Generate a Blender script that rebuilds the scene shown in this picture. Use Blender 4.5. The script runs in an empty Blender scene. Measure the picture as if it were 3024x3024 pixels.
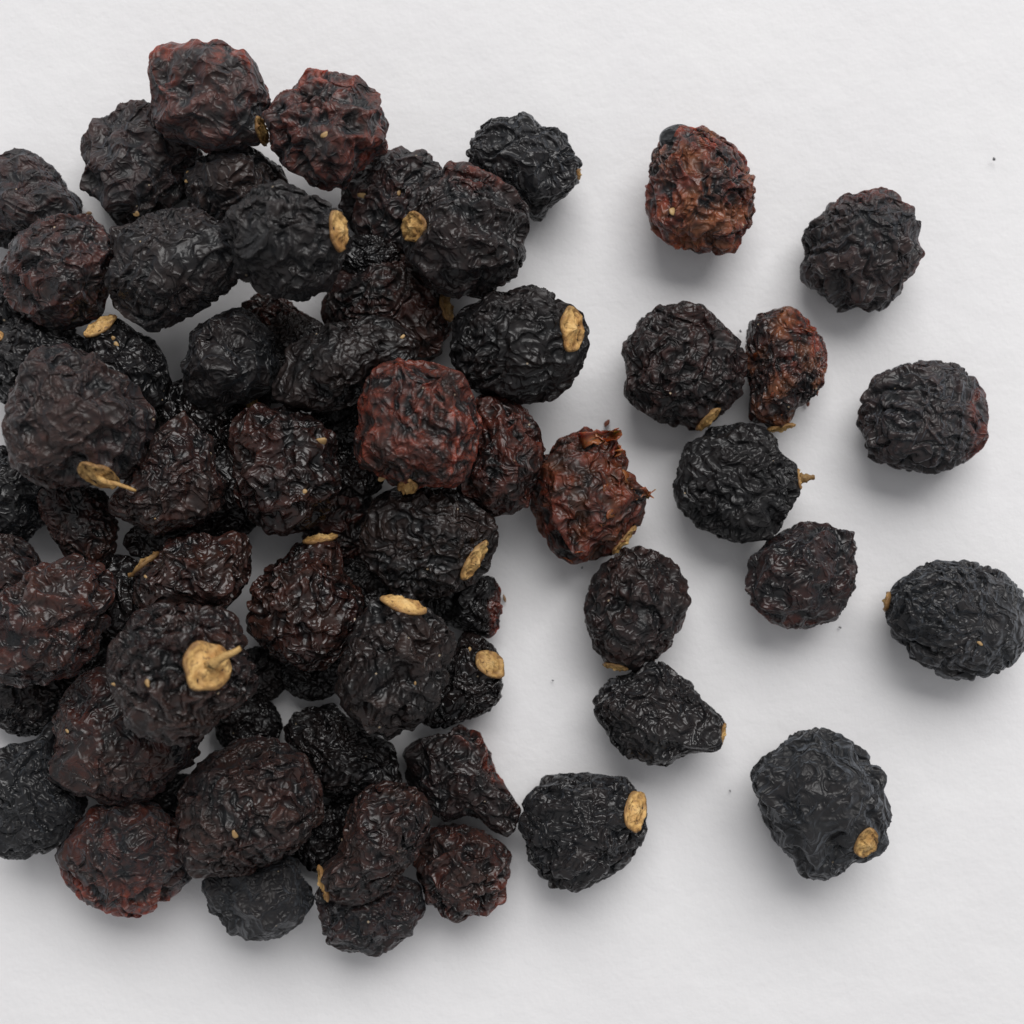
import bpy, math, time
import numpy as np
T0 = time.time()
scene = bpy.context.scene
coll = scene.collection

# ------------------------------------------------------------------ camera, world, lamps, exposure
FRAME = 0.12                                   # metres of paper across the picture
FOV = math.radians(40)
CAMZ = FRAME / 2 / math.tan(FOV / 2)
cam = bpy.data.cameras.new('camera')
cam.sensor_fit = 'HORIZONTAL'; cam.sensor_width = 36; cam.angle = FOV
cam.clip_start = 0.005; cam.clip_end = 20
cam.dof.use_dof = True; cam.dof.focus_distance = CAMZ - 0.010; cam.dof.aperture_fstop = 19
camo = bpy.data.objects.new('camera', cam); camo.location = (0, 0, CAMZ)
coll.objects.link(camo); scene.camera = camo

world = bpy.data.worlds.new('World'); scene.world = world; world.use_nodes = True
bg = world.node_tree.nodes['Background']
bg.inputs[0].default_value = (0.97, 0.975, 1.0, 1); bg.inputs[1].default_value = 0.38

def area(name, loc, target, sx, sy, power, col):
    l = bpy.data.lights.new(name, 'AREA'); l.shape = 'RECTANGLE'; l.size = sx; l.size_y = sy
    l.energy = power; l.color = col
    o = bpy.data.objects.new(name, l); o.location = loc; coll.objects.link(o)
    d = np.array(target, float) - np.array(loc, float)
    from mathutils import Vector
    o.rotation_euler = Vector(d).to_track_quat('-Z', 'Y').to_euler()
    return o
area('window_light', (0.25, 1.0, 1.1), (0, 0.02, 0), 1.45, 1.0, 24.5, (1.0, 0.99, 0.98))

vs = scene.view_settings
vs.view_transform = 'Standard'; vs.look = 'None'; vs.exposure = 0.0; vs.gamma = 1.0; vs.use_curve_mapping = False
scene.cycles.use_denoising = True
scene.cycles.max_bounces = 6

# ------------------------------------------------------------------ node helpers
class NT:
    def __init__(s, name):
        s.m = bpy.data.materials.new(name); s.m.use_nodes = True; s.t = s.m.node_tree
        s.p = s.t.nodes['Principled BSDF']
    def n(s, typ, **kw):
        nd = s.t.nodes.new(typ)
        for k, v in kw.items():
            if k.startswith('_'): setattr(nd, k[1:], v)
            else: s.put(nd.inputs[k.replace('__', ' ')], v)
        return nd
    def put(s, inp, v):
        if isinstance(v, bpy.types.NodeSocket): s.t.links.new(v, inp)
        else: inp.default_value = v
    def math(s, op, a, b=0.0, clamp=False):
        nd = s.t.nodes.new('ShaderNodeMath'); nd.operation = op; nd.use_clamp = clamp
        s.put(nd.inputs[0], a); s.put(nd.inputs[1], b); return nd.outputs[0]
    def mix(s, f, a, b):
        nd = s.t.nodes.new('ShaderNodeMix'); nd.data_type = 'RGBA'
        s.put(nd.inputs[0], f)
        for i, c in ((6, a), (7, b)):
            s.put(nd.inputs[i], (*c, 1) if isinstance(c, tuple) and len(c) == 3 else c)
        return nd.outputs[2]
    def ramp(s, f, a, b, lo=0.0, hi=1.0):
        nd = s.t.nodes.new('ShaderNodeMapRange'); nd.clamp = True
        for i, v in enumerate((f, a, b, lo, hi)): s.put(nd.inputs[i], v)
        return nd.outputs[0]
    def coords(s, rnd=True):
        tc = s.t.nodes.new('ShaderNodeTexCoord').outputs['Object']
        if not rnd: return tc
        oi = s.t.nodes.new('ShaderNodeObjectInfo').outputs['Random']
        k = s.math('MULTIPLY', oi, 37.0)
        v = s.t.nodes.new('ShaderNodeVectorMath'); v.operation = 'ADD'
        s.put(v.inputs[0], tc); s.put(v.inputs[1], k); return v.outputs[0]
    def noise(s, vec, scale, detail=2.0, rough=.5, dist=0.0):
        return s.n('ShaderNodeTexNoise', Vector=vec, Scale=scale, Detail=detail, Roughness=rough, Distortion=dist).outputs[0]
    def attr(s, name, typ='GEOMETRY'):
        a = s.t.nodes.new('ShaderNodeAttribute'); a.attribute_name = name; a.attribute_type = typ
        return a.outputs['Fac']
    def bump(s, h, strength, dist, normal=None):
        b = s.t.nodes.new('ShaderNodeBump'); b.inputs['Strength'].default_value = strength
        b.inputs['Distance'].default_value = dist; s.put(b.inputs['Height'], h)
        if normal is not None: s.put(b.inputs['Normal'], normal)
        return b.outputs[0]

def skin_material():
    k = NT('dried_berry_skin'); v = k.coords()
    red = k.attr('red'); brown = k.attr('brownness', 'OBJECT'); hazy = k.attr('haze_sheen', 'OBJECT')
    ridge = k.attr('ridge')
    n1 = k.noise(v, 190, 3, .55); n2 = k.noise(v, 420, 3, .6, .4)
    # black skin, brown in patches; ridges tinted as if light shone through
    fb = k.math('ADD', k.ramp(n1, .38, .66), k.math('MULTIPLY', ridge, .35))
    fb = k.math('MULTIPLY', fb, brown, True)
    c = k.mix(fb, (.0060, .0058, .0063), (.027, .0143, .0112))
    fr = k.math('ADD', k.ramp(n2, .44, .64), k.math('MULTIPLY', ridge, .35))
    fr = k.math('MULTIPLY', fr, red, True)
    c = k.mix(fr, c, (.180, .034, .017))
    # amber where the flesh dries thin on the reddest ones
    fa = k.math('MULTIPLY', k.ramp(k.noise(v, 300, 3), .48, .68), k.attr('amber', 'OBJECT'), True)
    c = k.mix(k.math('MULTIPLY', fa, .75), c, (.29, .092, .027))
    # pale dust grains stuck to the skin
    vo = k.n('ShaderNodeTexVoronoi', Vector=v, Scale=620.0)
    sel = k.math('GREATER_THAN', k.n('ShaderNodeSeparateColor', Color=vo.outputs['Color']).outputs[0], .90)
    dot = k.math('MULTIPLY', k.math('LESS_THAN', vo.outputs['Distance'], .085), sel)
    c = k.mix(k.math('MULTIPLY', dot, .75), c, (.42, .33, .22))
    k.put(k.p.inputs['Base Color'], c)
    rg = k.ramp(k.noise(v, 330, 4, .65), .36, .64, .17, .43)
    rg = k.math('ADD', rg, k.math('MULTIPLY', hazy, .08))
    oi = k.t.nodes.new('ShaderNodeObjectInfo').outputs['Random']
    rg = k.math('ADD', rg, k.ramp(oi, 0, 1, -.06, .10))
    k.put(k.p.inputs['Roughness'], rg)
    k.p.inputs['IOR'].default_value = 1.46
    k.put(k.p.inputs['Sheen Weight'], k.math('MULTIPLY', hazy, .16))  # lens haze over the outer berries put in as a bluish sheen
    k.p.inputs['Sheen Roughness'].default_value = .55
    k.p.inputs['Sheen Tint'].default_value = (.80, .88, 1, 1)
    k.put(k.p.inputs['Subsurface Weight'], k.math('MULTIPLY', fr, .55))
    k.p.inputs['Subsurface Radius'].default_value = (1, .22, .08); k.p.inputs['Subsurface Scale'].default_value = .0018
    # fine creases between the modelled folds
    def fold(scale, dist, width):
        nn = k.noise(v, scale, 1.0, .4, dist)
        a_ = k.math('ABSOLUTE', k.math('SUBTRACT', nn, .5))
        return k.math('POWER', k.math('SUBTRACT', 1.0, k.ramp(a_, 0, width)), 1.6)
    taut = k.ramp(k.noise(v, 150, 2), .36, .60, .55, 1.2)      # taut patches next to gathered ones
    b1 = k.bump(k.math('MULTIPLY', fold(300, .9, .16), taut), .9, .00058)
    b1 = k.bump(k.math('MULTIPLY', fold(700, .9, .18), taut), .7, .00022, b1)
    b2 = k.bump(k.noise(v, 2600, 4, .6), .22, .00010, b1)
    k.put(k.p.inputs['Normal'], b2)
    return k.m

def calyx_material():
    k = NT('dry_calyx'); v = k.coords(); ridge = k.attr('ridge'); dark = k.attr('brownness', 'OBJECT')
    n1 = k.noise(v, 500, 4, .6); n2 = k.noise(v, 1500, 3, .6, 1.5)
    c = k.mix(k.ramp(n1, .35, .65), (.42, .21, .058), (.76, .49, .18))
    c = k.mix(k.ramp(n2, .54, .70, 0, .8), c, (.085, .035, .012))
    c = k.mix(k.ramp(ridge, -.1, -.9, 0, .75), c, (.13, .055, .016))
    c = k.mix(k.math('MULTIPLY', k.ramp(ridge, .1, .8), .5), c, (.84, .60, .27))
    c = k.mix(k.math('MULTIPLY', dark, .8), c, (.12, .065, .02))
    k.put(k.p.inputs['Base Color'], c); k.p.inputs['Roughness'].default_value = .62
    k.put(k.p.inputs['Normal'], k.bump(k.noise(v, 1400, 4, .65), .7, .0003))
    return k.m

def seed_material():
    k = NT('pale_seed'); v = k.coords()
    k.put(k.p.inputs['Base Color'], k.mix(k.noise(v, 900, 2), (.16, .075, .025), (.52, .35, .15)))
    k.p.inputs['Roughness'].default_value = .5
    return k.m

def flake_material():
    k = NT('torn_skin'); v = k.coords()
    k.put(k.p.inputs['Base Color'], k.mix(k.ramp(k.noise(v, 500, 2), .4, .6), (.10, .024, .010), (.22, .075, .022)))
    k.p.inputs['Roughness'].default_value = .35
    k.p.inputs['Subsurface Weight'].default_value = .5
    k.p.inputs['Subsurface Radius'].default_value = (1, .3, .1); k.p.inputs['Subsurface Scale'].default_value = .001
    return k.m

def crumb_material(name, col):
    k = NT(name); v = k.coords()
    d = tuple(x * .5 for x in col)
    k.put(k.p.inputs['Base Color'], k.mix(k.noise(v, 2500, 2), d, col)); k.p.inputs['Roughness'].default_value = .6
    return k.m

def paper_material():
    k = NT('white_paper'); v = k.coords(False)
    n = k.noise(v, 55, 4, .55)
    c = k.mix(k.ramp(n, .3, .7), (.766, .756, .764), (.794, .786, .790))
    k.put(k.p.inputs['Base Color'], c); k.p.inputs['Roughness'].default_value = .8
    k.p.inputs['Specular IOR Level'].default_value = .25
    fib = k.noise(v, 1500, 5, .65)
    lay = k.noise(v, 240, 3, .5)
    b = k.bump(lay, .28, .0006); b = k.bump(fib, .35, .00014, b)
    k.put(k.p.inputs['Normal'], b)
    return k.m

M_SKIN, M_CALYX, M_SEED, M_FLAKE = skin_material(), calyx_material(), seed_material(), flake_material()

# ------------------------------------------------------------------ the sheet of paper
def link(name, me, mat, parent=None):
    o = bpy.data.objects.new(name, me); coll.objects.link(o)
    if mat: me.materials.append(mat)
    if parent: o.parent = parent
    return o

def raw_mesh(name, co, quads, smooth=True):
    me = bpy.data.meshes.new(name); co = np.ascontiguousarray(co, np.float32); q = np.ascontiguousarray(quads, np.int32)
    k = q.shape[1]
    me.vertices.add(len(co)); me.vertices.foreach_set('co', co.ravel())
    me.loops.add(q.size); me.loops.foreach_set('vertex_index', q.ravel())
    me.polygons.add(len(q)); me.polygons.foreach_set('loop_start', np.arange(len(q), dtype=np.int32) * k)
    me.update(calc_edges=True); me.validate()
    if smooth: me.polygons.foreach_set('use_smooth', np.ones(len(q), bool))
    return me

def grid_quads(n, m):
    i = np.arange(n * m).reshape(n, m)
    return np.stack([i[:-1, :-1], i[1:, :-1], i[1:, 1:], i[:-1, 1:]], -1).reshape(-1, 4)

def noise3(p, rng, f, n=40):
    k = rng.normal(size=(n, 3)); k /= np.linalg.norm(k, axis=1)[:, None]
    k *= f * rng.uniform(.6, 1.4, (n, 1))
    return np.cos(p @ k.T + rng.uniform(0, 6.28, n)).sum(1) * math.sqrt(2 / n)

g = np.linspace(-.45, .45, 181); gx, gy = np.meshgrid(g, g, indexing='ij')
pp = np.stack([gx.ravel(), gy.ravel(), 0 * gx.ravel()], 1)
rp = np.random.default_rng(5)
cock = .00010 * noise3(pp * [0.5, 1.4, 1], rp, 130) + .00016 * noise3(pp * [0.4, 1.3, 1], rp, 60)
pp[:, 2] = np.minimum(cock, .0004) - .0004                   # gentle cockle of the sheet, top at z = 0
paper = link('paper_sheet', raw_mesh('paper_sheet', pp, grid_quads(181, 181)), paper_material())
paper['kind'] = 'structure'; paper['label'] = 'plain white sheet of paper under the berries'

# ------------------------------------------------------------------ crumpled skin: a shell that grows, buckles and folds
def cube_sphere(N):
    idx = {}; V = []; F = []; G = []
    t = np.tan(np.linspace(-1, 1, N + 1) * math.pi / 4)
    for ax in range(3):
        for s in (-1, 1):
            gg = np.zeros((N + 1, N + 1), int)
            for i in range(N + 1):
                for j in range(N + 1):
                    k = [0, 0, 0]; k[ax] = 0 if s < 0 else N; k[(ax + 1) % 3] = i; k[(ax + 2) % 3] = j; k = tuple(k)
                    if k not in idx:
                        idx[k] = len(V); V.append((t[k[0]], t[k[1]], t[k[2]]))
                    gg[i, j] = idx[k]
            q = np.stack([gg[:-1, :-1], gg[1:, :-1], gg[1:, 1:], gg[:-1, 1:]], -1).reshape(-1, 4)
            F.append(q[:, ::-1] if s < 0 else q); G.append(gg)
    V = np.array(V); V /= np.linalg.norm(V, axis=1)[:, None]
    return V, np.concatenate(F), G

class Shell:
    def __init__(s, N):
        s.V, s.F, s.G = cube_sphere(N); F = s.F
        e = np.concatenate([F[:, [0, 1]], F[:, [1, 2]], F[:, [2, 3]], F[:, [3, 0]]]); e.sort(1); e = np.unique(e, axis=0)
        s.E = np.concatenate([e, F[:, [0, 2]], F[:, [1, 3]]]); s.n = len(s.V)
        s.i = s.E[:, 0].copy(); s.j = s.E[:, 1].copy()
        s.w = 1 / (np.bincount(s.i, minlength=s.n) + np.bincount(s.j, minlength=s.n))
    def add(s, d):
        o = np.empty((s.n, 3))
        for c in range(3):
            dc = np.ascontiguousarray(d[:, c]); o[:, c] = np.bincount(s.i, dc, s.n) - np.bincount(s.j, dc, s.n)
        return o
    def lap(s, x): return s.add(x[s.j] - x[s.i]) * s.w[:, None]
    def smooth(s, x, k):
        for _ in range(k): x = x + .9 * s.lap(x)
        return x
    def relax(s, x, rad, grow, bend, core, out, iters, cw, rng, gvar, L0):
        g = 1 + (grow - 1) * np.clip(1 + gvar * noise3(s.V, rng, 3.), .4, 1.8) * (1 - .92 * cw)
        ge = (g[s.i] + g[s.j]) / 2
        for it in range(iters):
            L = L0 * (1 + (ge - 1) * min(1, it / (iters * .6)))
            d = x[s.j] - x[s.i]; l = np.linalg.norm(d, axis=1)
            lap = s.add(d) * s.w[:, None]
            x = x + s.add(d * ((l - L) / l * .5)[:, None]) * (1.6 * s.w)[:, None]
            x -= bend * 4 * s.lap(lap)
            r = np.linalg.norm(x, axis=1); dr = r - rad
            x -= x / r[:, None] * (np.where(dr < 0, core, out) * dr)[:, None]
        return x

COARSE, FINE = Shell(30), Shell(60)

def crumple(seed, g1=1.26, g2=1.10, b1=.02, b2=.01, c1=.01, c2=.01, o1=.006, o2=.01, f0=4, cap=.36, gvar=.15, i1=120, i2=60, amp=.06, crisp=1.):
    rng = np.random.default_rng(seed)
    capf = lambda V: np.clip((V[:, 2] - math.cos(cap)) / (math.cos(cap * .65) - math.cos(cap)), 0, 1)
    A, B = COARSE, FINE; cw = capf(A.V); V = A.V
    x = V * (1 + (amp * noise3(V, rng, f0) + amp * .6 * noise3(V, rng, f0 * 2)) * (1 - cw))[:, None]
    L0 = np.linalg.norm(V[A.i] - V[A.j], axis=1)
    x = A.relax(x, np.ones(A.n), g1, b1, c1, o1, i1, cw, rng, gvar, L0)
    X = np.zeros_like(B.V)
    for gc, gm in zip(A.G, B.G):
        a = x[gc]; n = a.shape[0]
        u = np.empty((2 * n - 1, n, 3)); u[::2] = a; u[1::2] = (a[1:] + a[:-1]) / 2
        w = np.empty((2 * n - 1, 2 * n - 1, 3)); w[:, ::2] = u; w[:, 1::2] = (u[:, 1:] + u[:, :-1]) / 2
        X[gm] = w
    L0 = np.linalg.norm(X[B.i] - X[B.j], axis=1); cw = capf(B.V)
    X = X * (1 + .006 * noise3(B.V, rng, f0 * 5) * (1 - cw))[:, None]
    X = B.relax(X, np.linalg.norm(X, axis=1), g2, b2, c2, o2, i2, cw, rng, gvar, L0)
    X = X + .25 * (X - B.smooth(X, 2))
    dirs = X / np.linalg.norm(X, axis=1)[:, None]
    ph = np.arctan2(B.V[:, 1], B.V[:, 0]); pol = np.arccos(np.clip(B.V[:, 2], -1, 1))
    warp = lambda f, a: a * np.stack([noise3(B.V, rng, f) for _ in range(3)], 1)
    for fr, amp_, wa, zs in ((4.0, .115, .14, .5), (8.5, .066, .07, .75), (16, .030, .03, 1.)):   # thin sharp folds with hollows between them
        q = (B.V + warp(fr * .9, wa)) * [1, 1, zs]
        f1 = np.abs(noise3(q, rng, fr)); rg = np.exp(-f1 / .42) - .45
        var = np.clip(.95 + .45 * noise3(B.V, rng, 3.5), .35, 1.6)
        X = X + dirs * (amp_ * crisp * var * rg * (1 - .85 * cw))[:, None]
    puck = np.exp(-((pol - cap * 1.05) / .17) ** 2) * (np.abs(np.sin(5.5 * ph + 1.5 * noise3(B.V, rng, 3))) ** .7 - .6)
    X = X - dirs * (.05 * puck)[:, None]                     # skin gathered round the calyx
    X = X + .2 * B.lap(X)
    xs = B.smooth(X, 16)
    nrm = xs / np.linalg.norm(xs, axis=1)[:, None]
    dev = ((X - xs) * nrm).sum(1)
    X = X - nrm * (.6 * np.maximum(dev - .05, 0))[:, None]      # no needle points where folds cross
    ridge = np.clip(dev / .05, -1, 1)
    X /= np.percentile(np.linalg.norm(X, axis=1), 55)
    return X, ridge, cw

STYLE = dict(
    fine=dict(), fine2=dict(f0=5, g1=1.30), fine3=dict(f0=5, g1=1.34, c1=.015, crisp=.85),
    coarse=dict(f0=6, g1=1.22, c1=.004, o1=.004, b1=.015, crisp=1.25), coarse2=dict(f0=5, g1=1.26, c1=.005, o1=.004, b1=.018, crisp=1.1),
    mixed=dict(c1=.05, o1=.002, gvar=.25, g1=1.3), mixed2=dict(c1=.03, o1=.003, gvar=.3, f0=5, crisp=1.15),
    slack=dict(f0=4, g1=1.16, c1=.003, o1=.003, b1=.02, g2=1.08, gvar=.3, amp=.07, crisp=1.2))
PROTO = {k: crumple(11 + i, **p) for i, (k, p) in enumerate(STYLE.items())}
print('protos', time.time() - T0)

# ------------------------------------------------------------------ picture coordinates to paper coordinates
REG = dict(A=(0, 0, .5176), B=(700, 0, .5176), C=(0, 800, .5176), D=(700, 800, .5176), E=(0, 1500, .5176), F=(700, 1700, .5176),
           G=(1700, 300, .6853), H=(1600, 1500, .7371), Z=(0, 0, 1.5652))
def to_m(reg, p):                              # tracing notes (in photo pixels) to metres on the paper
    ox, oy, k = REG[reg]; p = np.atleast_2d(np.array(p, float))
    u = (ox + p[:, 0] * k) / 3024; v = (oy + p[:, 1] * k) / 3024
    return np.stack([(u - .5) * FRAME, (.5 - v) * FRAME], 1)
def pts(s): return [tuple(map(float, a.split(','))) for a in s.split()]

class Outline:
    def __init__(s, P):
        d = np.concatenate([P, P[:1]]); t = np.linspace(0, 1, 24, endpoint=False)
        q = np.concatenate([d[i] + (d[i + 1] - d[i]) * t[:, None] for i in range(len(P))])
        x, y = P[:, 0], P[:, 1]; x2, y2 = np.roll(x, -1), np.roll(y, -1); cr = x * y2 - x2 * y; a = cr.sum() / 2
        s.c = np.array([((x + x2) * cr).sum(), ((y + y2) * cr).sum()]) / (6 * a)
        r = np.hypot(*(q - s.c).T); th = np.arctan2(*(q - s.c).T[::-1]); o = np.argsort(th); th, r = th[o], r[o]
        s.th = np.linspace(-math.pi, math.pi, 181); s.r = np.interp(s.th, np.concatenate([th - 2 * math.pi, th, th + 2 * math.pi]), np.tile(r, 3))
        rr = s.r[:-1]
        for _ in range(2): rr = (np.roll(rr, 1) + 2 * rr + np.roll(rr, -1)) / 4
        s.r = np.append(rr, rr[0]); s.mean = rr.mean()
    def R(s, th): return np.interp(th, s.th, s.r)

# heights of what already lies on the paper, used to rest each berry on those below
HS = .0005; HN = 360
HM = np.zeros((HN, HN))
def cells(x, y):
    return np.clip(((x / HS) + HN / 2).astype(int), 0, HN - 1), np.clip(((y / HS) + HN / 2).astype(int), 0, HN - 1)

def rot_to(d, roll):
    d = np.array(d, float); d /= np.linalg.norm(d)
    a = np.array([0, 0, 1.]) if abs(d[2]) < .9 else np.array([1., 0, 0])
    u = np.cross(a, d); u /= np.linalg.norm(u); v = np.cross(d, u)
    c, s = math.cos(roll), math.sin(roll)
    return np.stack([c * u + s * v, -s * u + c * v, d], 1)

def calyx_mesh(rad, asp, seed, peak, crinkle=1.):
    rng = np.random.default_rng(seed); nr, ns = 11, 34
    th = np.arange(ns) / ns * 2 * math.pi; P = []
    ph = rng.uniform(0, 6.28, 8); am = rng.uniform(.3, 1, 8)
    rim = 1 + .05 * sum(am[k] * np.sin((k + 2) * th + ph[k]) for k in range(5)) * .8
    for i in range(nr):
        f = (i + .02) / (nr - 1)
        x = rad * f * rim * np.cos(th); y = rad * asp * f * rim * np.sin(th)
        wr = np.sin(7 * th + ph[0] + 2.2 * f) * .5 + np.sin(11 * th + ph[1]) * .3 + rng.normal(size=ns) * .75
        z = rad * (.10 * (1 - f ** 2) - .09 * math.exp(-((f - .62) / .16) ** 2) + .060 * crinkle * wr * (.3 + f) * (1 if i < nr - 1 else .4) + peak * math.exp(-(f / .16) ** 2))
        P.append(np.stack([x, y, z + 0 * th], 1))
    P.append(P[-1] * [1.03, 1.03, 0] + [0, 0, -.10 * rad]); P.append(P[-1] * [.8, .8, 1] + [0, 0, -.14 * rad]); P.append(P[-1] * [.05, .05, 1])
    co = np.concatenate(P); m = len(P); idx = np.arange(m * ns).reshape(m, ns); nx = np.roll(idx, -1, 1)
    ff = np.repeat(np.minimum(np.arange(m) / (nr - 1), 1.1), ns)
    q = np.stack([idx[:-1], idx[1:], nx[1:], nx[:-1]], -1).reshape(-1, 4)
    me = raw_mesh('calyx', co, q)
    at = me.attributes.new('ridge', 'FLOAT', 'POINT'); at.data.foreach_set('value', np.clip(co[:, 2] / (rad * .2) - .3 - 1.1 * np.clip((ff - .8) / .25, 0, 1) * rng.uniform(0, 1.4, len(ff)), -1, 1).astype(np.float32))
    return me

def stem_mesh(path, radii, seed, ns=10):
    rng = np.random.default_rng(seed); path = np.array(path, float); P = []
    for i, p in enumerate(path):
        t = path[min(i + 1, len(path) - 1)] - path[max(i - 1, 0)]; t /= np.linalg.norm(t)
        R = rot_to(t, 0); th = np.arange(ns) / ns * 2 * math.pi
        r = radii[i] * (1 + .16 * rng.normal(size=ns))
        P.append(p + (R[:, :1] * np.cos(th) * r + R[:, 1:2] * np.sin(th) * r).T)
    P.append(np.repeat(path[-1:], ns, 0))
    co = np.concatenate(P); m = len(P); idx = np.arange(m * ns).reshape(m, ns); nx = np.roll(idx, -1, 1)
    return raw_mesh('stem', co, np.stack([idx[:-1], nx[:-1], nx[1:], idx[1:]], -1).reshape(-1, 4))

def seed_mesh(L, seed):
    sh = SEED_SHELL; rng = np.random.default_rng(seed)
    L *= rng.uniform(.75, 1.1); co = sh[0] * [L, L * rng.uniform(.5, .8), L * .4] * (1 + .08 * noise3(sh[0], rng, 3)[:, None] * 1.6)
    return raw_mesh('seed', co, sh[1])
SEED_SHELL = cube_sphere(5)[:2]; SEED_SHELL_FINE = cube_sphere(16)[:2]

NB = 0
def berry(reg, outline, style, label, calyx=None, red=0., brown=.6, haze=.25, h=.82, ground=False, pen=.0025, group='berries heaped in the pile',
          seeds=(), stem=None, flakes=0, cdark=None, edge=None, amber=0., crinkle=1.):
    global NB
    NB += 1; rng = np.random.default_rng(1000 + NB * 17)
    if outline[0] == 'e':
        cx, cy, rx, ry, a = map(float, outline[1:].split(',')); t = np.linspace(0, 2 * math.pi, 20, endpoint=False); a = math.radians(a)
        P = np.stack([cx + rx * np.cos(t) * math.cos(a) - ry * np.sin(t) * math.sin(a), cy + rx * np.cos(t) * math.sin(a) + ry * np.sin(t) * math.cos(a)], 1)
    else: P = np.array(pts(outline))
    P = to_m(reg, P); ol = Outline(P)
    X, ridge, capw = PROTO[style]
    # which way the calyx looks
    if calyx:
        creg, cu, cv = calyx[:3]; cp = to_m(creg, (cu, cv))[0] - ol.c
        rho = np.hypot(*cp) / ol.R(math.atan2(cp[1], cp[0])); dirxy = cp / (np.hypot(*cp) + 1e-9)
        rho = max(min(rho, .985), calyx[6] if len(calyx) > 6 else 0); d = np.array([*(dirxy * rho), math.sqrt(1 - rho * rho) if rho < 1 else -.22])
    else:
        a = rng.uniform(0, 6.28); d = np.array([.6 * math.cos(a), .6 * math.sin(a), -.8])
    x = X @ rot_to(d, rng.uniform(0, 6.28)).T
    n = x / np.linalg.norm(x, axis=1)[:, None]
    # dents and hollows of a shrunken fruit
    x = x * (1 + .085 * noise3(n, rng, 2.6) * np.abs(n[:, 2])[:, None].ravel())[:, None]
    if ground: h = min(h, .74)
    hz = h * ol.mean
    z0 = hz
    for _ in range(4):                         # settle: the height changes the scale, the scale changes the height
        k = (CAMZ - z0) / CAMZ
        rho = np.hypot(x[:, 0], x[:, 1]); th = np.arctan2(x[:, 1], x[:, 0])
        w = np.clip(rho / .75, 0, 1); w = w * w * (3 - 2 * w)
        s = (ol.mean + (ol.R(th) - ol.mean) * w) * k
        bi = ((th + math.pi) / (2 * math.pi) * 48).astype(int) % 48; mx = np.zeros(48); np.maximum.at(mx, bi, rho * s)
        tg = ol.R((np.arange(48) + .5) / 48 * 2 * math.pi - math.pi) * k; cr = tg / mx
        cr = (np.roll(cr, 1) + 2 * cr + np.roll(cr, -1)) / 4
        bc = (np.arange(-1, 49) + .5) / 48 * 2 * math.pi - math.pi
        s = s * (1 + (np.interp(th, bc, np.concatenate([cr[-1:], cr, cr[:1]])) * (1.012 if ground else 1.05) - 1) * w)
        Y = np.stack([x[:, 0] * s, x[:, 1] * s, x[:, 2] * hz * k], 1)
        c = ol.c * k
        ix, iy = cells(Y[:, 0] + c[0], Y[:, 1] + c[1])
        lowz = np.percentile(Y[:, 2], 4.5)
        need = -lowz
        if not ground:
            low = Y[:, 2] < 0
            need = max(need, (HM[ix[low], iy[low]] - Y[low, 2]).max() - pen)
        z0 = need
    Y[:, 2] = np.maximum(Y[:, 2], -z0 + .0001 * rng.random())     # flattened where it rests on the paper
    np.maximum.at(HM, (ix, iy), Y[:, 2] + z0)
    root = bpy.data.objects.new('dried_berry', None); root.empty_display_size = .004
    root.location = (c[0], c[1], 0 if ground else max(0, z0 - hz)); coll.objects.link(root)
    root['label'] = label; root['category'] = 'dried berry'; root['group'] = group
    off = z0 - root.location[2]
    Y[:, 2] += off
    me = raw_mesh('skin', Y, FINE.F)
    at = me.attributes.new('ridge', 'FLOAT', 'POINT'); at.data.foreach_set('value', ridge.astype(np.float32))
    rm = np.full(len(Y), float(red))
    for ea, es, ew in ([edge] if edge and not isinstance(edge, list) else edge or []):   # redder skin on one side, partly to paint in backlight through thin rims
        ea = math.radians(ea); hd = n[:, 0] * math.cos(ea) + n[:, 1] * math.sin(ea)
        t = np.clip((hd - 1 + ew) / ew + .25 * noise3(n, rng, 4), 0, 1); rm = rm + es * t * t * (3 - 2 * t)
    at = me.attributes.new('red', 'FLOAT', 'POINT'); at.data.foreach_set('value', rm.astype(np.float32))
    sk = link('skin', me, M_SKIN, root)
    sk['amber'] = float(amber); sk['brownness'] = float(brown); sk['haze_sheen'] = float(haze)
    from mathutils import Matrix
    def place(o, pos, R):
        m = Matrix([[*R[i], pos[i]] for i in range(3)] + [[0, 0, 0, 1]]); o.matrix_local = m
    if calyx:
        csz = (calyx[3] if len(calyx) > 3 else 36) * 1.5652 / 3024 * FRAME * k; asp = calyx[4] if len(calyx) > 4 else .8
        core = capw > .95; pc = Y[core].mean(0)
        u, sv, vt = np.linalg.svd(Y[core] - pc); nn = vt[2]
        if nn @ d < 0: nn = -nn
        if nn @ d < .75: nn = .5 * nn + .5 * d; nn /= np.linalg.norm(nn)
        top = np.percentile((Y[core] - pc) @ nn, 90)
        R = rot_to(nn, calyx[5] if len(calyx) > 5 else rng.uniform(0, 6.28))
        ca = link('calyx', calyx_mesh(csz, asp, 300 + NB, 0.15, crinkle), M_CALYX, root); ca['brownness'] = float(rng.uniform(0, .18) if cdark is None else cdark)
        place(ca, pc + nn * (min(top, .0009) * .9 + .045 * csz), R)
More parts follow.
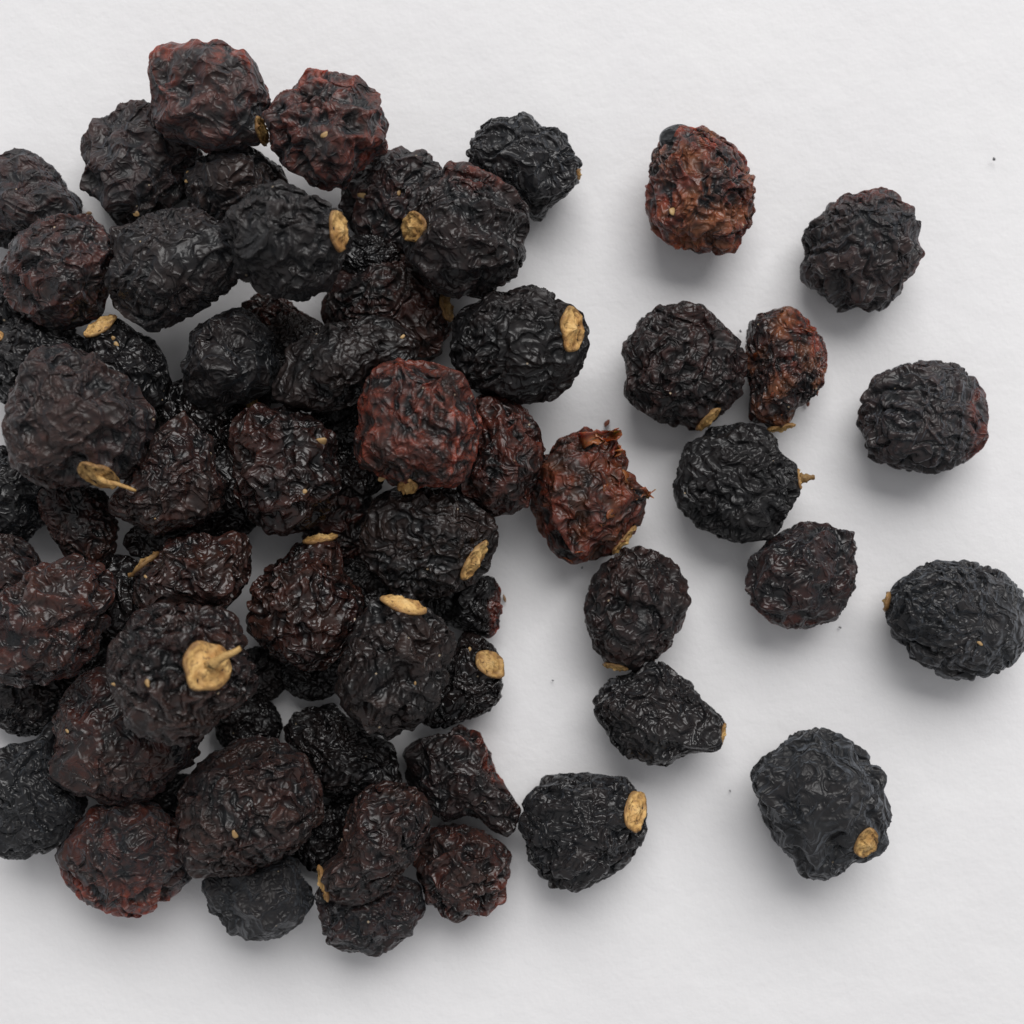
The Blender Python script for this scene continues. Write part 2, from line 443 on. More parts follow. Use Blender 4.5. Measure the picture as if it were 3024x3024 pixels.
        if stem:
            Rt = R.T
            path = [(0, 0, .02 * csz)] + [tuple(Rt @ (np.array(v) * csz)) for v in stem[0]]
            rr = [stem[1] * csz * q for q in np.linspace(1.5, .6, len(path))]
            fine_path = []; fr = []
            tt = np.linspace(0, len(path) - 1, 12)
            pa = np.array(path)
            for c3 in range(3): fine_path.append(np.interp(tt, range(len(path)), pa[:, c3]))
            fr = np.interp(tt, range(len(path)), rr)
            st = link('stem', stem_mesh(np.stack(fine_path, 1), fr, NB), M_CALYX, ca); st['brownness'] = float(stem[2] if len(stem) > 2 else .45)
    for si, (sr, su, sv_, sl) in enumerate(seeds):
        q = (to_m(sr, (su, sv_))[0] - ol.c) * k
        near = np.hypot(Y[:, 0] - q[0], Y[:, 1] - q[1]) + 1e3 * (Y[:, 2] < off)
        ids = np.argsort(near)[:6]; zt = Y[ids, 2].max()
        so = link('seed', seed_mesh(sl * .75 * 1.5652 / 3024 * FRAME, NB * 7 + si), M_SEED, root)
        place(so, (q[0], q[1], zt - .00018), rot_to((rng.normal() * .3, rng.normal() * .3, 1), rng.uniform(0, 6.28)))
    if flakes:
        co = []; fc = []
        vis = np.where((Y[:, 2] > off * .8) & (ridge > .1))[0]
        for q in range(flakes):
            p = Y[rng.choice(vis)]; nn = p - [0, 0, off * .8]; nn /= np.linalg.norm(nn)
            R = rot_to(nn, rng.uniform(0, 6.28)); L = rng.uniform(.0006, .0013); W = L * rng.uniform(.9, 1.7)
            base = len(co); lift = rng.uniform(.15, .6)
            for a in range(4):
                for b in (-1, 0, 1):
                    f = a / 3; ww = W * (1 - .45 * f) * (1 + .3 * rng.normal() * (a > 0))
                    co.append(p + R @ np.array([f * L, b * ww * .5, L * lift * f * (.5 + .5 * f) - .0002 + .0001 * abs(b) + .00006 * rng.normal()]))
            for a in range(3):
                for b in range(2):
                    i = base + a * 3 + b; fc.append((i, i + 3, i + 4, i + 1))
        fo = link('torn_skin', raw_mesh('torn_skin', np.array(co), np.array(fc)), M_FLAKE, root)
        md = fo.modifiers.new('thickness', 'SOLIDIFY'); md.thickness = .00012
        fo['kind'] = 'stuff'
    return root

# ------------------------------------------------------------------ loose berries on the bare paper
LO = dict(ground=True, group='loose berries lying apart on the paper')
CRUST = berry('G', '505,115 540,100 610,150 680,190 730,230 765,320 775,480 740,560 690,655 600,660 520,655 400,625 320,540 297,440 310,290 330,220 385,135 430,112', 'fine3',
      'crusty reddish-brown dried berry, topmost of the loose ones, egg-shaped with grainy skin', red=.6, brown=1., haze=.5, seeds=[('G', 405, 500, 12)], edge=[(60, .35, .9), (200, .3, .7)], amber=.75, **LO)
lobe = SEED_SHELL_FINE[0] * [.0021, .0017, .0016] * (1 + .05 * noise3(SEED_SHELL_FINE[0], np.random.default_rng(8), 3))[:, None]
lp = to_m('G', (440, 165))[0] * (CAMZ - .006) / CAMZ
lo = link('smooth_skin_patch', raw_mesh('smooth_skin_patch', lobe + [lp[0] - CRUST.location[0], lp[1] - CRUST.location[1], .0062 - CRUST.location[2]], SEED_SHELL_FINE[1]), M_SKIN, CRUST)
lo['brownness'] = 0.; lo['amber'] = 0.; lo['haze_sheen'] = .8; lo['label'] = 'smooth greenish-black patch of skin at the upper end'
berry('G', '980,570 1000,530 1060,480 1115,420 1180,400 1250,382 1300,378 1360,390 1400,440 1455,475 1475,570 1465,600 1500,665 1470,710 1440,780 1400,830 1340,895 1200,908 1110,880 1040,820 980,760 975,690 1000,640', 'mixed2',
      'black dried berry with notched outline and no calyx showing, upper right of the paper', red=.05, brown=.6, haze=.8, edge=[(75, .4, .4), (-10, .4, .25)], **LO)
berry('G', '190,1070 230,1010 270,940 345,885 440,862 540,870 600,920 660,970 720,1030 740,1110 735,1200 700,1280 640,1350 560,1410 490,1415 400,1390 330,1370 250,1320 205,1260 215,1170', 'fine3',
      'round black finely wrinkled dried berry touching a half brown one on its right', red=.08, brown=.3, haze=.1, calyx=('G', 575, 1392, 34, .5), **LO)
berry('G', '735,1010 750,940 800,910 850,895 920,885 960,905 1020,950 1060,1010 1090,1080 1085,1160 1060,1230 1010,1290 960,1320 930,1390 880,1425 800,1390 740,1370 745,1250 730,1120', 'mixed',
      'narrow dried berry, black on its left and amber-brown with ragged edge on its right', red=.12, brown=.7, haze=.2, calyx=('G', 875, 1418, 28, .5), flakes=6, amber=.8, edge=(40, .95, 1.), **LO)
berry('G', '430,1620 450,1540 480,1470 560,1420 610,1395 700,1382 800,1395 855,1440 890,1510 950,1560 965,1640 960,1720 920,1780 880,1840 860,1880 700,1905 600,1870 500,1820 440,1730 415,1660', 'fine2',
      'deep black crinkled dried berry with a small pointed stem sticking out on its right', brown=.12, haze=.12, calyx=('G', 968, 1625, 24, .6), stem=([(.2, 0, .2), (.6, .1, .15), (1.1, .12, .2)], .3, 1.), **LO)
berry('G', '1215,1310 1245,1230 1290,1180 1380,1135 1480,1115 1600,1118 1670,1150 1730,1200 1760,1270 1775,1350 1770,1430 1740,1500 1680,1560 1560,1605 1480,1600 1400,1580 1300,1560 1240,1490 1225,1390', 'fine3',
      'blue-black loose dried berry at the right with dark red right rim and no calyx showing', red=.05, brown=.45, haze=1., edge=(-10, .5, .35), **LO)
FLAKY = berry('Z', '1003,910 1020,870 1050,830 1080,812 1120,808 1168,815 1165,845 1185,870 1200,905 1223,930 1215,975 1200,1005 1165,1045 1130,1055 1070,1065 1045,1045 1015,1000 1000,950', 'coarse2',
      'glossy red-brown dried berry with torn flaky skin lying just right of the heap', red=.55, brown=1., haze=.0, calyx=('Z', 1184, 1028, 34, .5), flakes=14, amber=.25, **LO)
def flap(root, reg, path, width, z, seed):
    rng = np.random.default_rng(seed); k = (CAMZ - z) / CAMZ
    P = to_m(reg, path) * k; t = np.linspace(0, len(P) - 1, 9)
    c = np.stack([np.interp(t, range(len(P)), P[:, i]) for i in range(2)], 1)
    d = np.gradient(c, axis=0); d /= np.linalg.norm(d, axis=1)[:, None]; pr = np.stack([-d[:, 1], d[:, 0]], 1)
    co = []
    for i in range(9):
        w = width * (1 - .5 * (i / 8) ** 2) * (1 + .12 * rng.normal())
        for j in np.linspace(-.5, .5, 6):
            zz = z - .0016 * (1 - i / 8) + .0007 * math.sin(i * .8) + .0022 * j * j + .00018 * rng.normal()
            q = c[i] + pr[i] * (j * w) + .00028 * rng.normal(size=2) * (i > 5)
            co.append((q[0] - root.location[0], q[1] - root.location[1], zz - root.location[2]))
    o = link('skin_flap', raw_mesh('skin_flap', np.array(co), grid_quads(9, 6)), M_FLAKE, root)
    md = o.modifiers.new('thickness', 'SOLIDIFY'); md.thickness = .00014
flap(FLAKY, 'Z', [(1095, 832), (1115, 826), (1140, 824), (1168, 818)], .0016, .0086, 3)
flap(FLAKY, 'Z', [(1130, 850), (1150, 846), (1172, 852)], .0014, .0078, 4)
flap(FLAKY, 'Z', [(1180, 935), (1205, 930), (1226, 932)], .0013, .0070, 5)
berry('H', '165,400 190,310 240,230 330,160 400,152 480,180 540,225 580,290 598,370 570,450 540,530 480,590 450,620 380,650 320,655 250,620 205,560 175,470', 'coarse2',
      'upright oval black dried berry between the flaky red-brown berry and a tapered black one', red=.06, edge=(-15, .35, .3), brown=.5, haze=.1, calyx=('H', 285, 648, 26, .5), cdark=.35, **LO)
berry('H', '195,780 220,740 280,680 350,660 440,605 500,625 600,700 650,770 720,820 742,870 735,930 690,970 620,975 540,1000 490,1035 420,1020 330,990 280,950 230,860', 'mixed2',
      'black loose dried berry tapering to a blunt snout at its lower right', brown=.3, haze=.25, calyx=('H', 742, 905, 20, .7, 0., .99), **LO)
berry('H', '805,330 820,220 870,150 950,100 1020,65 1075,47 1160,70 1240,95 1265,150 1262,260 1245,330 1210,400 1170,450 1090,485 1020,492 920,460 840,400', 'slack',
      'smooth-cornered black dried berry with few folds leaning on a crinkled black one above', red=.1, brown=.22, haze=.4, edge=(-110, .3, .4), **LO)
berry('H', '1370,450 1400,320 1440,280 1500,240 1580,210 1700,210 1800,230 1880,280 1935,340 1960,420 1940,560 1880,630 1800,670 1700,693 1600,680 1540,640 1470,600 1420,520', 'mixed',
      'wide black dried berry at the right edge, with a tan calyx at its left', brown=.22, haze=1., calyx=('H', 1388, 375, 34, .6, 1.57, 1.), seeds=[('H', 1705, 525, 10)], **LO)
berry('H', '830,1070 880,1010 960,940 1040,890 1110,880 1200,905 1280,960 1330,1010 1360,1050 1350,1110 1370,1160 1382,1210 1365,1270 1375,1330 1340,1380 1240,1435 1150,1480 1060,1495 1020,1460 980,1390 930,1330 880,1220 870,1170 835,1130', 'coarse2',
      'largest loose black dried berry, at bottom right, with tan calyx and pointed lower end', brown=.14, haze=1., calyx=('H', 1255, 1300, 34, .72, 1.2), **LO)
berry('Z', '978,1565 985,1510 1010,1480 1060,1462 1110,1460 1180,1468 1218,1510 1222,1550 1210,1600 1170,1640 1120,1675 1080,1680 1030,1670 1000,1630', 'fine2',
      'black oval dried berry touching the heap\'s lower right, golden calyx at its upper right', brown=.25, haze=.45, calyx=('Z', 1200, 1518, 40, .62), **LO)

# ------------------------------------------------------------------ the heap, from the paper upward
berry('A', '-150,1000 -80,920 0,900 80,875 165,870 250,915 335,1000 340,1040 420,1100 455,1230 430,1330 300,1400 100,1420 -60,1400 -160,1250', 'slack',
      'black dried berry cut by the left edge, uppermost on that side of the heap', red=.12, brown=.3, haze=.8)
berry('Z', 'e5,595,75,62,0', 'fine', 'dark dried berry at the left edge below the one with a red-brown crest', brown=.3, haze=.5)
berry('Z', 'e8,935,98,92,0', 'fine2', 'shadowed black dried berry at the left edge below the big brown grey-topped berry', brown=.15, haze=.4)
berry('Z', 'e72,690,110,92,20', 'fine3', 'glinting black dried berry mostly hidden behind the big brown grey-topped berry', brown=.15, haze=.2, calyx=('C', 45, 390, 18, .6))
berry('A', '690,630 720,605 830,603 920,630 1030,720 1110,800 1145,880 1130,960 1060,1040 1040,1130 940,1230 820,1270 660,1275 610,1200 510,1100 505,950 485,900 500,780 570,690 670,660', 'coarse',
      'black dried berry with broad curling folds tucked under the topmost dark-red berry', red=.08, brown=.5, haze=.7, h=.72, seeds=[('A', 815, 1250, 12)])
berry('Z', '345,340 380,310 420,285 480,283 530,320 560,380 545,440 500,450 440,445 370,410', 'mixed',
      'brown-topped dried berry partly under the black berry with an upright oval calyx', brown=1., haze=.5, h=.95, seeds=[('A', 1100, 1065, 7), ('A', 1105, 1010, 7)])
berry('B', '590,1180 600,1060 700,960 810,870 900,850 1070,858 1140,930 1190,1000 1150,1200 1080,1380 930,1450 750,1430 650,1300', 'coarse2',
      'black dried berry with ribbed folds lying behind the berry that has a red top edge', red=.12, brown=.35, haze=.4, h=.72, seeds=[('B', 720, 1140, 13), ('B', 930, 1130, 8)])
berry('B', '1315,880 1350,790 1440,700 1570,680 1610,652 1680,665 1740,710 1800,715 1875,780 1900,850 1960,920 1940,1050 1850,1120 1790,1170 1740,1240 1690,1260 1640,1180 1500,1100 1380,1000 1320,960', 'mixed2',
      'black dried berry at the upper right corner of the heap, jutting onto the paper', brown=.2, haze=.7, h=.78, calyx=('B', 1958, 1005, 20, .5))
berry('D', '500,150 600,20 750,-120 950,-90 1050,0 1130,100 1240,240 1230,330 1170,380 1150,470 1060,510 900,480 700,400 500,310 490,230', 'fine',
      'dark brown dried berry low in the heap, dull olive calyx at its right end', red=.1, brown=.8, haze=.05, h=.66, calyx=('D', 1212, 205, 34, .55), cdark=.4)
berry('C', '1370,260 1400,180 1500,120 1620,150 1700,220 1840,300 1870,400 1800,470 1640,480 1480,430 1400,350', 'coarse',
      'dark brown dried berry low in the heap right beside the smooth grey-topped one', red=.15, brown=.8, haze=.05, h=.66, calyx=('C', 1655, 470, 24, .6))
berry('Z', 'e425,765,85,72,10', 'fine3', 'shadowed black dried berry under the smooth grey-topped one, its olive calyx pointing right', brown=.2, haze=0., h=.62, calyx=('C', 1462, 738, 26, .45), cdark=.45)
berry('C', '200,1250 330,1230 450,1220 580,1260 660,1450 650,1600 560,1700 380,1630 330,1560 280,1480 230,1400', 'mixed',
      'dark brown dried berry low in the heap, small pale gap at its lower left', red=.12, brown=1., haze=.1, h=.66)
berry('Z', 'e0,1078,72,72,0', 'coarse2', 'dark dried berry at the left edge above the large red-brown rough one', red=.1, brown=.7, haze=.4, h=.7)
berry('D', '1360,720 1470,700 1560,730 1640,790 1720,900 1750,1010 1740,1100 1700,1200 1660,1340 1560,1380 1420,1390 1330,1330 1250,1240 1280,1100 1330,900', 'coarse2',
      'glossy dark red-brown dried berry tucked behind the right side of the red one', red=.3, brown=.7, haze=0., h=.8)
berry('Z', 'e640,985,72,82,0', 'fine', 'shadowed dried berry deep in the heap below and left of the red one', red=.2, brown=.5, haze=0., h=.6)
berry('Z', 'e368,800,80,88,0', 'fine2', 'shadowed black dried berry deep in the heap under the smooth grey-topped one\'s lower left', brown=.3, haze=0., h=.55)
berry('Z', 'e690,1105,70,62,0', 'fine2', 'glinting black dried berry wedged above the berry with the pale sideways calyx', brown=.2, haze=0., h=.65)
berry('Z', 'e222,1125,66,78,0', 'fine', 'shadowed black dried berry between the large rough red-brown berry and the folded brown one', brown=.3, haze=0., h=.6)
berry('Z', 'e405,965,85,62,0', 'fine3', 'shadowed black dried berry just above the folded brown one with olive-brown calyx', brown=.3, haze=0., h=.55)
berry('Z', 'e560,640,66,48,20', 'fine3', 'dark dried berry under the left end of the black long-ridged one', brown=.6, haze=0., h=.55)
berry('Z', 'e662,885,66,62,0', 'fine2', 'shadowed black dried berry at the left foot of the red one', brown=.3, haze=0., h=.5)
berry('Z', 'e52,1306,92,80,0', 'fine3', 'shadowed black dried berry at the left edge under the large rough red-brown one', brown=.45, haze=.3, h=.7)
berry('Z', 'e640,800,58,52,0', 'fine', 'shadowed black dried berry under the lower right of the black long-ridged one', brown=.3, haze=0., h=.5)
berry('Z', 'e522,702,52,58,0', 'fine2', 'shadowed black dried berry in the gap right of the smooth grey-topped one', brown=.3, haze=0., h=.5)
berry('Z', 'e692,482,62,40,0', 'fine3', 'shadowed black dried berry below the gap between the two golden oval calyxes', brown=.3, haze=0., h=.5)
berry('Z', 'e176,1245,52,50,0', 'fine', 'shadowed black dried berry left of the long-stemmed one', brown=.3, haze=0., h=.6)
berry('Z', 'e668,1530,48,42,0', 'fine2', 'shadowed black dried berry against the upper end of the elongated brown one', brown=.2, haze=0., h=.55)
berry('Z', 'e440,905,72,56,0', 'fine', 'shadowed black dried berry at the lower left of the glossy near-black one', brown=.3, haze=0., h=.5)
berry('Z', 'e325,1022,92,44,0', 'fine2', 'shadowed dark dried berry just under the lower edge of the brown crinkled one', brown=.4, haze=0., h=.4)
berry('Z', 'e600,1580,48,62,0', 'fine3', 'shadowed black dried berry between the large brown pebbled berry and the elongated brown one', brown=.2, haze=0., h=.6)
berry('Z', 'e345,1505,66,44,0', 'fine', 'shadowed black dried berry just above the maroon one at lower left', brown=.3, haze=0., h=.55)
berry('F', '1060,150 1120,40 1200,0 1300,10 1400,0 1460,10 1500,80 1505,200 1490,300 1430,360 1330,330 1230,290 1120,260', 'slack',
      'glossy black dried berry with dark red right edge, sticking out at the heap\'s right flank', red=.0, edge=(-5, .7, .4), brown=.2, haze=0., h=.75)
berry('Z', 'e468,1370,62,58,0', 'fine', 'shadowed black dried berry below the one with the long stem', brown=.2, haze=0., h=.6)
berry('Z', 'e492,1272,52,52,0', 'fine2', 'small shadowed black dried berry right below the long stem\'s tip', brown=.25, haze=0., h=.6)
berry('Z', 'e590,1260,66,60,0', 'fine3', 'shadowed black dried berry beside the pale gap in the heap\'s lower middle', brown=.2, haze=0., h=.6)
berry('F', '280,870 310,810 400,760 550,740 760,900 890,960 910,1050 940,1170 850,1230 720,1250 600,1270 500,1250 420,1150 370,1000 270,950', 'fine3',
      'black bristly-looking dried berry low in the heap above the elongated brown one', brown=.25, haze=.0, h=.72)
berry('F', '960,1130 960,1000 1060,920 1200,890 1270,850 1370,900 1430,960 1450,1060 1480,1130 1560,1220 1610,1310 1600,1390 1560,1460 1450,1480 1420,1400 1300,1370 1180,1400 1060,1290 980,1200', 'slack',
      'long black dried berry with smooth red right edge running down to a knobby tip', red=.06, edge=(35, .8, .45), brown=.3, haze=.1, h=.62)
berry('F', '1000,1640 1030,1530 1130,1440 1280,1430 1390,1450 1480,1520 1550,1590 1560,1680 1530,1760 1530,1850 1450,1900 1400,1930 1250,1950 1150,1900 1080,1860 1050,1750', 'coarse',
      'dark wine-red dried berry with a deep fold, at the bottom right corner of the heap', red=.14, edge=(-20, .4, .5), brown=1., haze=.1)
berry('Z', '598,1690 620,1650 700,1630 790,1670 800,1720 770,1765 720,1797 670,1790 620,1770', 'fine2',
      'lowest black dried berry of the heap, under the elongated brown one', red=.08, brown=.4, haze=.5)
berry('Z', '385,1665 400,1630 470,1600 560,1620 592,1690 575,1730 530,1765 490,1770 440,1755 400,1720', 'slack',
      'black dried berry on the heap\'s lower edge below the large brown pebbled one', brown=.2, haze=.7)
berry('Z', '108,1610 135,1570 175,1525 230,1510 280,1520 330,1550 370,1620 355,1660 320,1695 260,1728 200,1715 150,1695 125,1650', 'coarse2',
      'dark maroon dried berry with reddish rim at the heap\'s lower left corner', red=.22, edge=[(-100, .7, .65), (150, .4, .5)], brown=.8, haze=.6)
berry('E', '-60,1500 0,1370 120,1350 220,1300 280,1200 330,1250 350,1400 420,1600 480,1690 430,1800 360,1900 250,1960 100,2000 -20,1960 -60,1750', 'mixed2',
      'shiny black dried berry cut by the left edge near the heap\'s bottom', brown=.08, haze=.5)
# second layer
berry('A', '870,350 940,290 1005,270 1060,285 1130,275 1215,280 1245,255 1300,290 1375,340 1420,330 1470,400 1500,470 1535,545 1510,630 1500,690 1510,770 1480,820 1330,850 1180,860 1080,820 960,800 890,690 880,560 865,430', 'slack',
      'topmost dark-red dried berry of the heap with a boxy crumpled outline', red=.26, edge=[(140, .85, .6), (50, .75, .55)], brown=.7, haze=.7, h=.8, calyx=('A', 1518, 775, 34, .5))
berry('B', '170,600 215,515 300,480 360,450 415,390 490,420 530,393 640,420 700,455 760,490 830,590 840,660 820,720 850,790 820,850 740,890 680,960 610,1050 460,1065 380,1010 320,970 250,920 200,830 160,700', 'coarse',
      'dark-red dried berry at the heap\'s top, right of the boxy one, with a seed showing', red=.38, edge=[(100, .65, .65), (-20, .6, .55)], brown=.7, haze=.6, seeds=[('B', 525, 820, 12)])
berry('A', '200,1290 290,1240 420,1230 500,1235 570,1290 620,1360 680,1440 660,1600 580,1700 565,1770 450,1850 300,1870 200,1840 110,1770 40,1650 0,1560 60,1420 110,1340', 'coarse2',
      'black dried berry with a red-brown crest, near the upper left edge', red=.22, brown=.6, haze=.5)
berry('A', '630,1300 700,1290 830,1250 950,1210 1040,1185 1150,1210 1240,1260 1340,1320 1420,1460 1390,1560 1310,1640 1180,1730 1060,1810 940,1880 870,1890 760,1820 650,1740 620,1600 650,1480 640,1370', 'mixed',
      'round disc-faced black dried berry with brown centre, left of the upright oval calyx', brown=.6, haze=.35)
berry('Z', '430,400 480,360 540,350 600,375 640,400 660,445 640,500 615,545 560,565 500,555 450,520 430,470', 'fine2',
      'black dried berry whose upright oval tan calyx faces right, in the heap\'s upper half', brown=.3, haze=.2, calyx=('Z', 640, 446, 38, .72, 0.1))
berry('B', '985,1180 1050,1060 1130,990 1180,958 1340,955 1430,1000 1480,1040 1580,1100 1650,1180 1660,1290 1625,1380 1640,1450 1580,1570 1500,1620 1370,1680 1200,1690 1080,1600 1000,1500 950,1400 940,1320', 'mixed2',
      'large black dried berry with red top edge and round golden calyx on its left', red=.03, edge=(75, .75, .45), brown=.35, haze=.2, calyx=('B', 1005, 1330, 37, .75, 1.5))
berry('C', '460,340 480,290 560,250 650,260 750,330 850,390 900,480 930,600 900,750 800,800 600,720 490,500 440,400', 'slack',
      'black dried berry with orange-brown ragged calyx on its upper end, left in the heap', brown=.15, haze=.15, calyx=('C', 570, 315, 34, .62), seeds=[('C', 645, 385, 11), ('C', 670, 425, 9)])
berry('D', '1240,380 1260,260 1300,210 1380,170 1440,110 1520,130 1640,95 1700,88 1790,130 1830,190 1890,200 1960,250 1990,340 1985,480 1930,600 1850,690 1760,740 1620,750 1480,700 1380,690 1290,620 1240,550 1225,450', 'fine',
      'black dried berry jutting from the heap\'s right, large golden calyx on its right end', brown=.25, haze=.05, calyx=('D', 1905, 355, 42, .62))
berry('C', '620,1300 720,1200 800,1080 870,940 960,860 1060,800 1130,900 1200,960 1220,1060 1230,1140 1290,1200 1250,1350 1130,1440 920,1500 760,1440 640,1380', 'fine3',
      'brown crinkled dried berry in the heap right of a big olive calyx', red=.08, brown=1., haze=.1, seeds=[('C', 940, 1410, 7)])
berry('D', '-20,870 60,790 180,780 300,770 400,830 520,910 580,960 560,1100 600,1180 560,1300 470,1420 330,1490 180,1500 60,1400 0,1300 -30,1150 -40,950', 'coarse',
      'glossy near-black dried berry left of the red one with a thin tan sliver on it', red=.1, brown=.5, haze=.0, seeds=[('D', 505, 985, 15), ('D', 410, 1260, 11)])
berry('E', '765,400 800,330 900,260 960,180 1060,160 1150,140 1240,170 1330,120 1410,170 1420,300 1400,430 1330,520 1250,600 1000,620 800,590 770,500', 'coarse2',
      'dark brown folded dried berry above the stemmed one, with an olive-brown calyx on its left', red=.1, brown=.9, haze=.05, calyx=('E', 745, 295, 36, .6), cdark=.55, seeds=[('E', 870, 385, 8)])
berry('E', '0,560 60,480 130,400 210,330 400,270 540,330 640,420 650,520 600,650 540,760 500,860 390,960 200,1010 50,990 -90,900 -110,700 -60,600', 'coarse',
      'large rough red-brown dried berry cut by the left edge, below the middle', red=.2, brown=1., haze=.35, h=.75)
berry('F', '1180,560 1220,430 1290,320 1380,350 1450,400 1500,480 1510,640 1490,720 1440,770 1350,810 1260,850 1120,880 1050,850 1080,700', 'fine2',
      'black dried berry on the heap\'s right flank with a hollow brown and tan calyx', brown=.3, haze=0., calyx=('F', 1440, 500, 32, .8), cdark=.35, h=.8, seeds=[('F', 1330, 410, 8)])
berry('D', '710,1500 740,1380 800,1300 900,1240 1050,1230 1200,1240 1330,1310 1440,1400 1480,1450 1470,1560 1430,1690 1340,1780 1240,1830 1120,1860 980,1870 860,1790 760,1700 710,1600', 'mixed',
      'brown-black ribbed dried berry below the red one, its long tan calyx at lower right', brown=.75, haze=.0, calyx=('D', 1385, 1660, 42, .5, 0.))
berry('D', '80,1900 100,1780 180,1700 290,1620 330,1560 440,1520 560,1530 600,1650 620,1750 720,1850 700,1990 680,2100 520,2250 400,2280 250,2220 130,2120 60,2050', 'fine3',
      'brown pebbled dried berry at the heap\'s centre, calyx edge showing at its upper end', red=.1, brown=.95, haze=.0, calyx=('D', 480, 1520, 34, .5))
berry('F', '600,1500 620,1380 680,1270 770,1200 860,1180 980,1210 1060,1260 1110,1340 1090,1450 1030,1600 960,1660 900,1780 820,1850 680,1870 560,1860 490,1830 440,1720 480,1640 560,1610', 'mixed2',
      'elongated brown dried berry low in the heap, ragged tan calyx at its lower left', red=.08, brown=1.1, haze=.1, calyx=('F', 455, 1765, 34, .5), h=.8)
berry('E', '320,1200 360,1100 430,1000 560,910 650,950 800,1050 1000,1200 1150,1320 1100,1450 960,1550 900,1640 720,1700 560,1680 440,1600 300,1530 290,1450 330,1380 320,1290', 'fine',
      'brown crinkled dried berry directly below left of the long-stemmed one', red=.16, brown=1., haze=.3, h=.7, pen=.0055, seeds=[('E', 440, 1250, 11)])
berry('E', '1020,1640 1070,1560 1150,1450 1280,1370 1400,1320 1560,1330 1650,1390 1730,1430 1750,1500 1800,1560 1830,1680 1820,1790 1750,1880 1660,1960 1560,2020 1430,2090 1260,2100 1110,2080 1040,1980 1010,1850', 'fine3',
      'large brown pebbled dried berry in the lower heap with one tiny pale seed', red=.08, brown=1., haze=.15, seeds=[('E', 1405, 1785, 11)])
# top of the heap
berry('C', '60,700 110,600 140,500 210,450 330,435 440,440 540,490 640,560 740,620 770,700 860,790 840,930 790,1060 700,1170 560,1210 400,1220 300,1230 200,1210 100,1120 60,950 50,850', 'fine2',
      'big brown dried berry with smooth grey top and olive calyx at its lower right', red=.08, brown=1., haze=.35, calyx=('C', 595, 1165, 44, .62), cdark=.35,
      stem=([(.3, -.2, .3), (1.0, -.35, .35), (1.6, -.6, .1)], .10))
berry('C', '970,520 1010,420 1020,310 1130,230 1240,190 1330,175 1420,240 1510,340 1500,420 1520,500 1480,640 1380,700 1240,740 1200,790 1060,770 1000,700 970,620', 'slack',
      'black dried berry with a smooth grey sheen on top and deep folds below', brown=.35, haze=.3, h=.85)
berry('D', '240,740 220,640 280,530 310,430 400,370 560,310 660,290 770,260 880,285 970,350 1035,430 1030,520 900,600 760,720 600,790 480,810 340,790', 'coarse2',
      'black long-ridged dried berry partly covered by the red one at its right', brown=.45, haze=.0, h=.8, seeds=[('D', 950, 390, 9)])
berry('F', '560,640 600,500 640,400 640,330 720,240 760,150 870,110 1010,120 1090,190 1150,250 1240,330 1240,400 1200,560 1160,700 1080,800 1000,880 860,930 740,930 680,840 600,760', 'coarse',
      'large dark dried berry with a pale golden calyx lying sideways on its top', brown=.7, haze=.05, calyx=('F', 965, 170, 41, .6, 0.), seeds=[('F', 1035, 590, 9)])
berry('D', '700,780 740,680 780,590 850,550 930,510 980,520 1060,525 1170,545 1260,590 1310,640 1330,720 1370,800 1390,880 1360,1000 1340,1100 1310,1180 1220,1230 1100,1220 960,1240 860,1190 800,1150 700,1110 680,1040 665,960 700,880', 'fine',
      'bright red-brown dried berry on top of the heap, reddest of all', red=.62, edge=[(-10, .3, .8), (180, .25, .7)], brown=.9, haze=.1, calyx=('D', 975, 1262, 36, .5), cdark=.3, pen=.0040, seeds=[('D', 830, 1185, 9)])
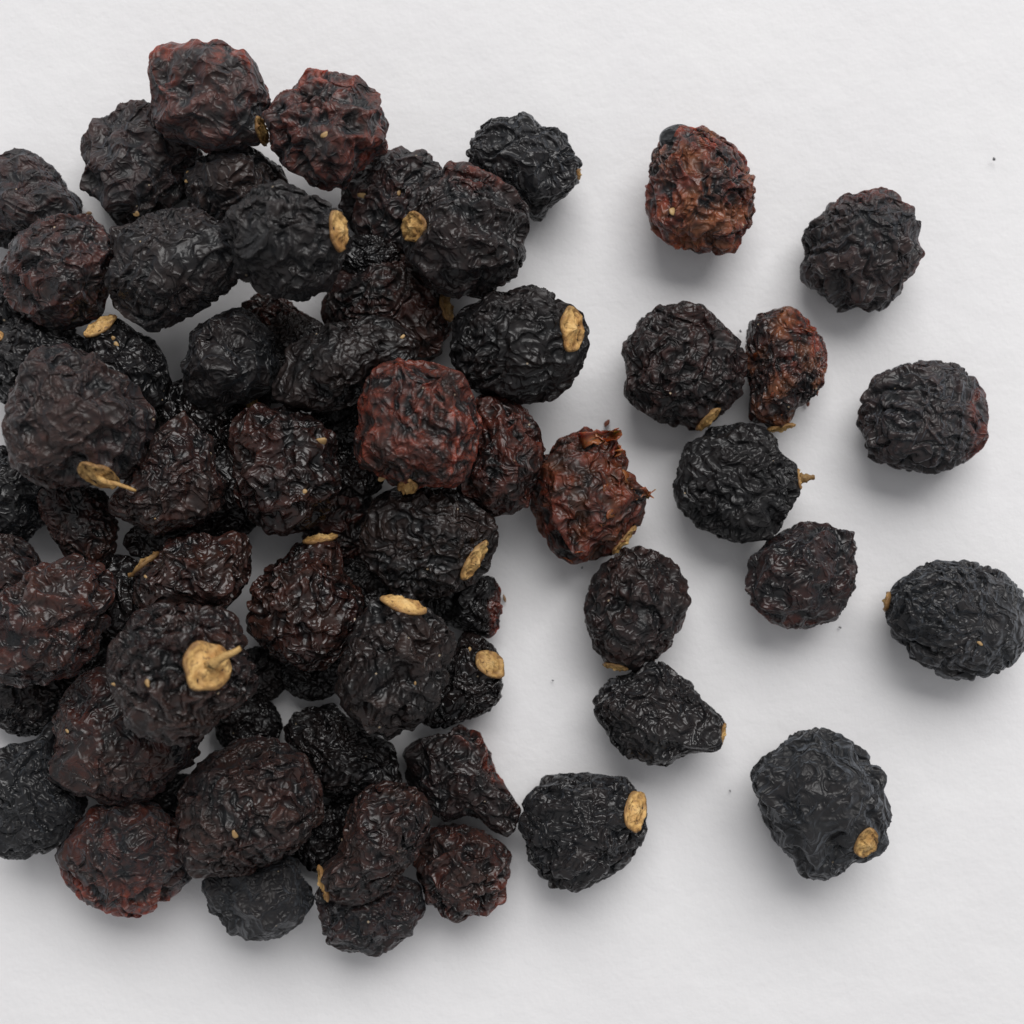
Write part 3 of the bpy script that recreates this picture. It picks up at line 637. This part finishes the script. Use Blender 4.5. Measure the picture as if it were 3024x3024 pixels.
berry('E', '620,860 640,770 720,680 790,590 900,560 1050,560 1200,565 1290,620 1350,700 1400,830 1450,930 1440,1050 1360,1130 1250,1210 1150,1310 1000,1350 850,1300 760,1230 700,1120 640,1000 605,900', 'fine3',
      'black-brown dried berry on top of the heap with a round golden calyx and long stem', red=.06, brown=.85, haze=.1, calyx=('E', 1230, 875, 47, .97), pen=.0012,
      stem=([(.2, .1, .22), (.7, .42, .4), (1.35, .72, .42)], .17), crinkle=.75, cdark=0., seeds=[('E', 930, 955, 10), ('E', 710, 985, 7)])

# ------------------------------------------------------------------ crumbs and specks on the paper
def crumb(u, v, size, label, mat, asp=.7, name='crumb'):
    rng = np.random.default_rng(int(u * 7 + v)); L = size * 1.5652 / 3024 * FRAME
    co = SEED_SHELL[0] * [L, L * asp, L * .5] * (1 + .18 * noise3(SEED_SHELL[0], rng, 3.5))[:, None]
    o = link(name, raw_mesh(name, co, SEED_SHELL[1]), mat)
    p = to_m('Z', (u, v))[0]; o.location = (p[0], p[1], L * .3); o.rotation_euler = (0, 0, rng.uniform(0, 6.28))
    o['label'] = label; o['category'] = 'crumb'; o['group'] = 'crumbs on the paper'
MB = crumb_material('red_brown_crumb', (.20, .05, .02)); MT = crumb_material('tan_crumb', (.34, .19, .08)); MG = crumb_material('grey_speck', (.17, .17, .18))
crumb(1145, 799, 6.5, 'round reddish crumb above the flaky red-brown berry', MB)
crumb(1524, 761, 5, 'tiny reddish crumb at the lower right of the narrow half amber berry', MB)
crumb(168, 402, 5, 'tan crumb above the red-crested berry at the upper left of the heap', MT)
crumb(951, 1128, 7, 'thin tan flake beside the glossy black berry on the heap\'s right flank', MT, .35)
crumb(1875, 300, 3.4, 'dark grey speck alone on the paper at the upper right', MG)
crumb(1397, 625, 2.6, 'dark speck above the gap between the round black berry and the narrow amber one', MG)
crumb(1585, 1184, 2.4, 'dark speck right of the smooth-cornered black berry', MG)
crumb(1098, 1071, 2.4, 'dark speck below the flaky red-brown berry', MG)
crumb(1043, 1284, 2.0, 'faint dark speck on the paper left of the tapered snout berry', MG)
crumb(1377, 1492, 2.0, 'faint speck on the paper between the oval calyx berry and the largest loose one', MG)
print('berries', NB, 'time', time.time() - T0, 'heap', HM.max())
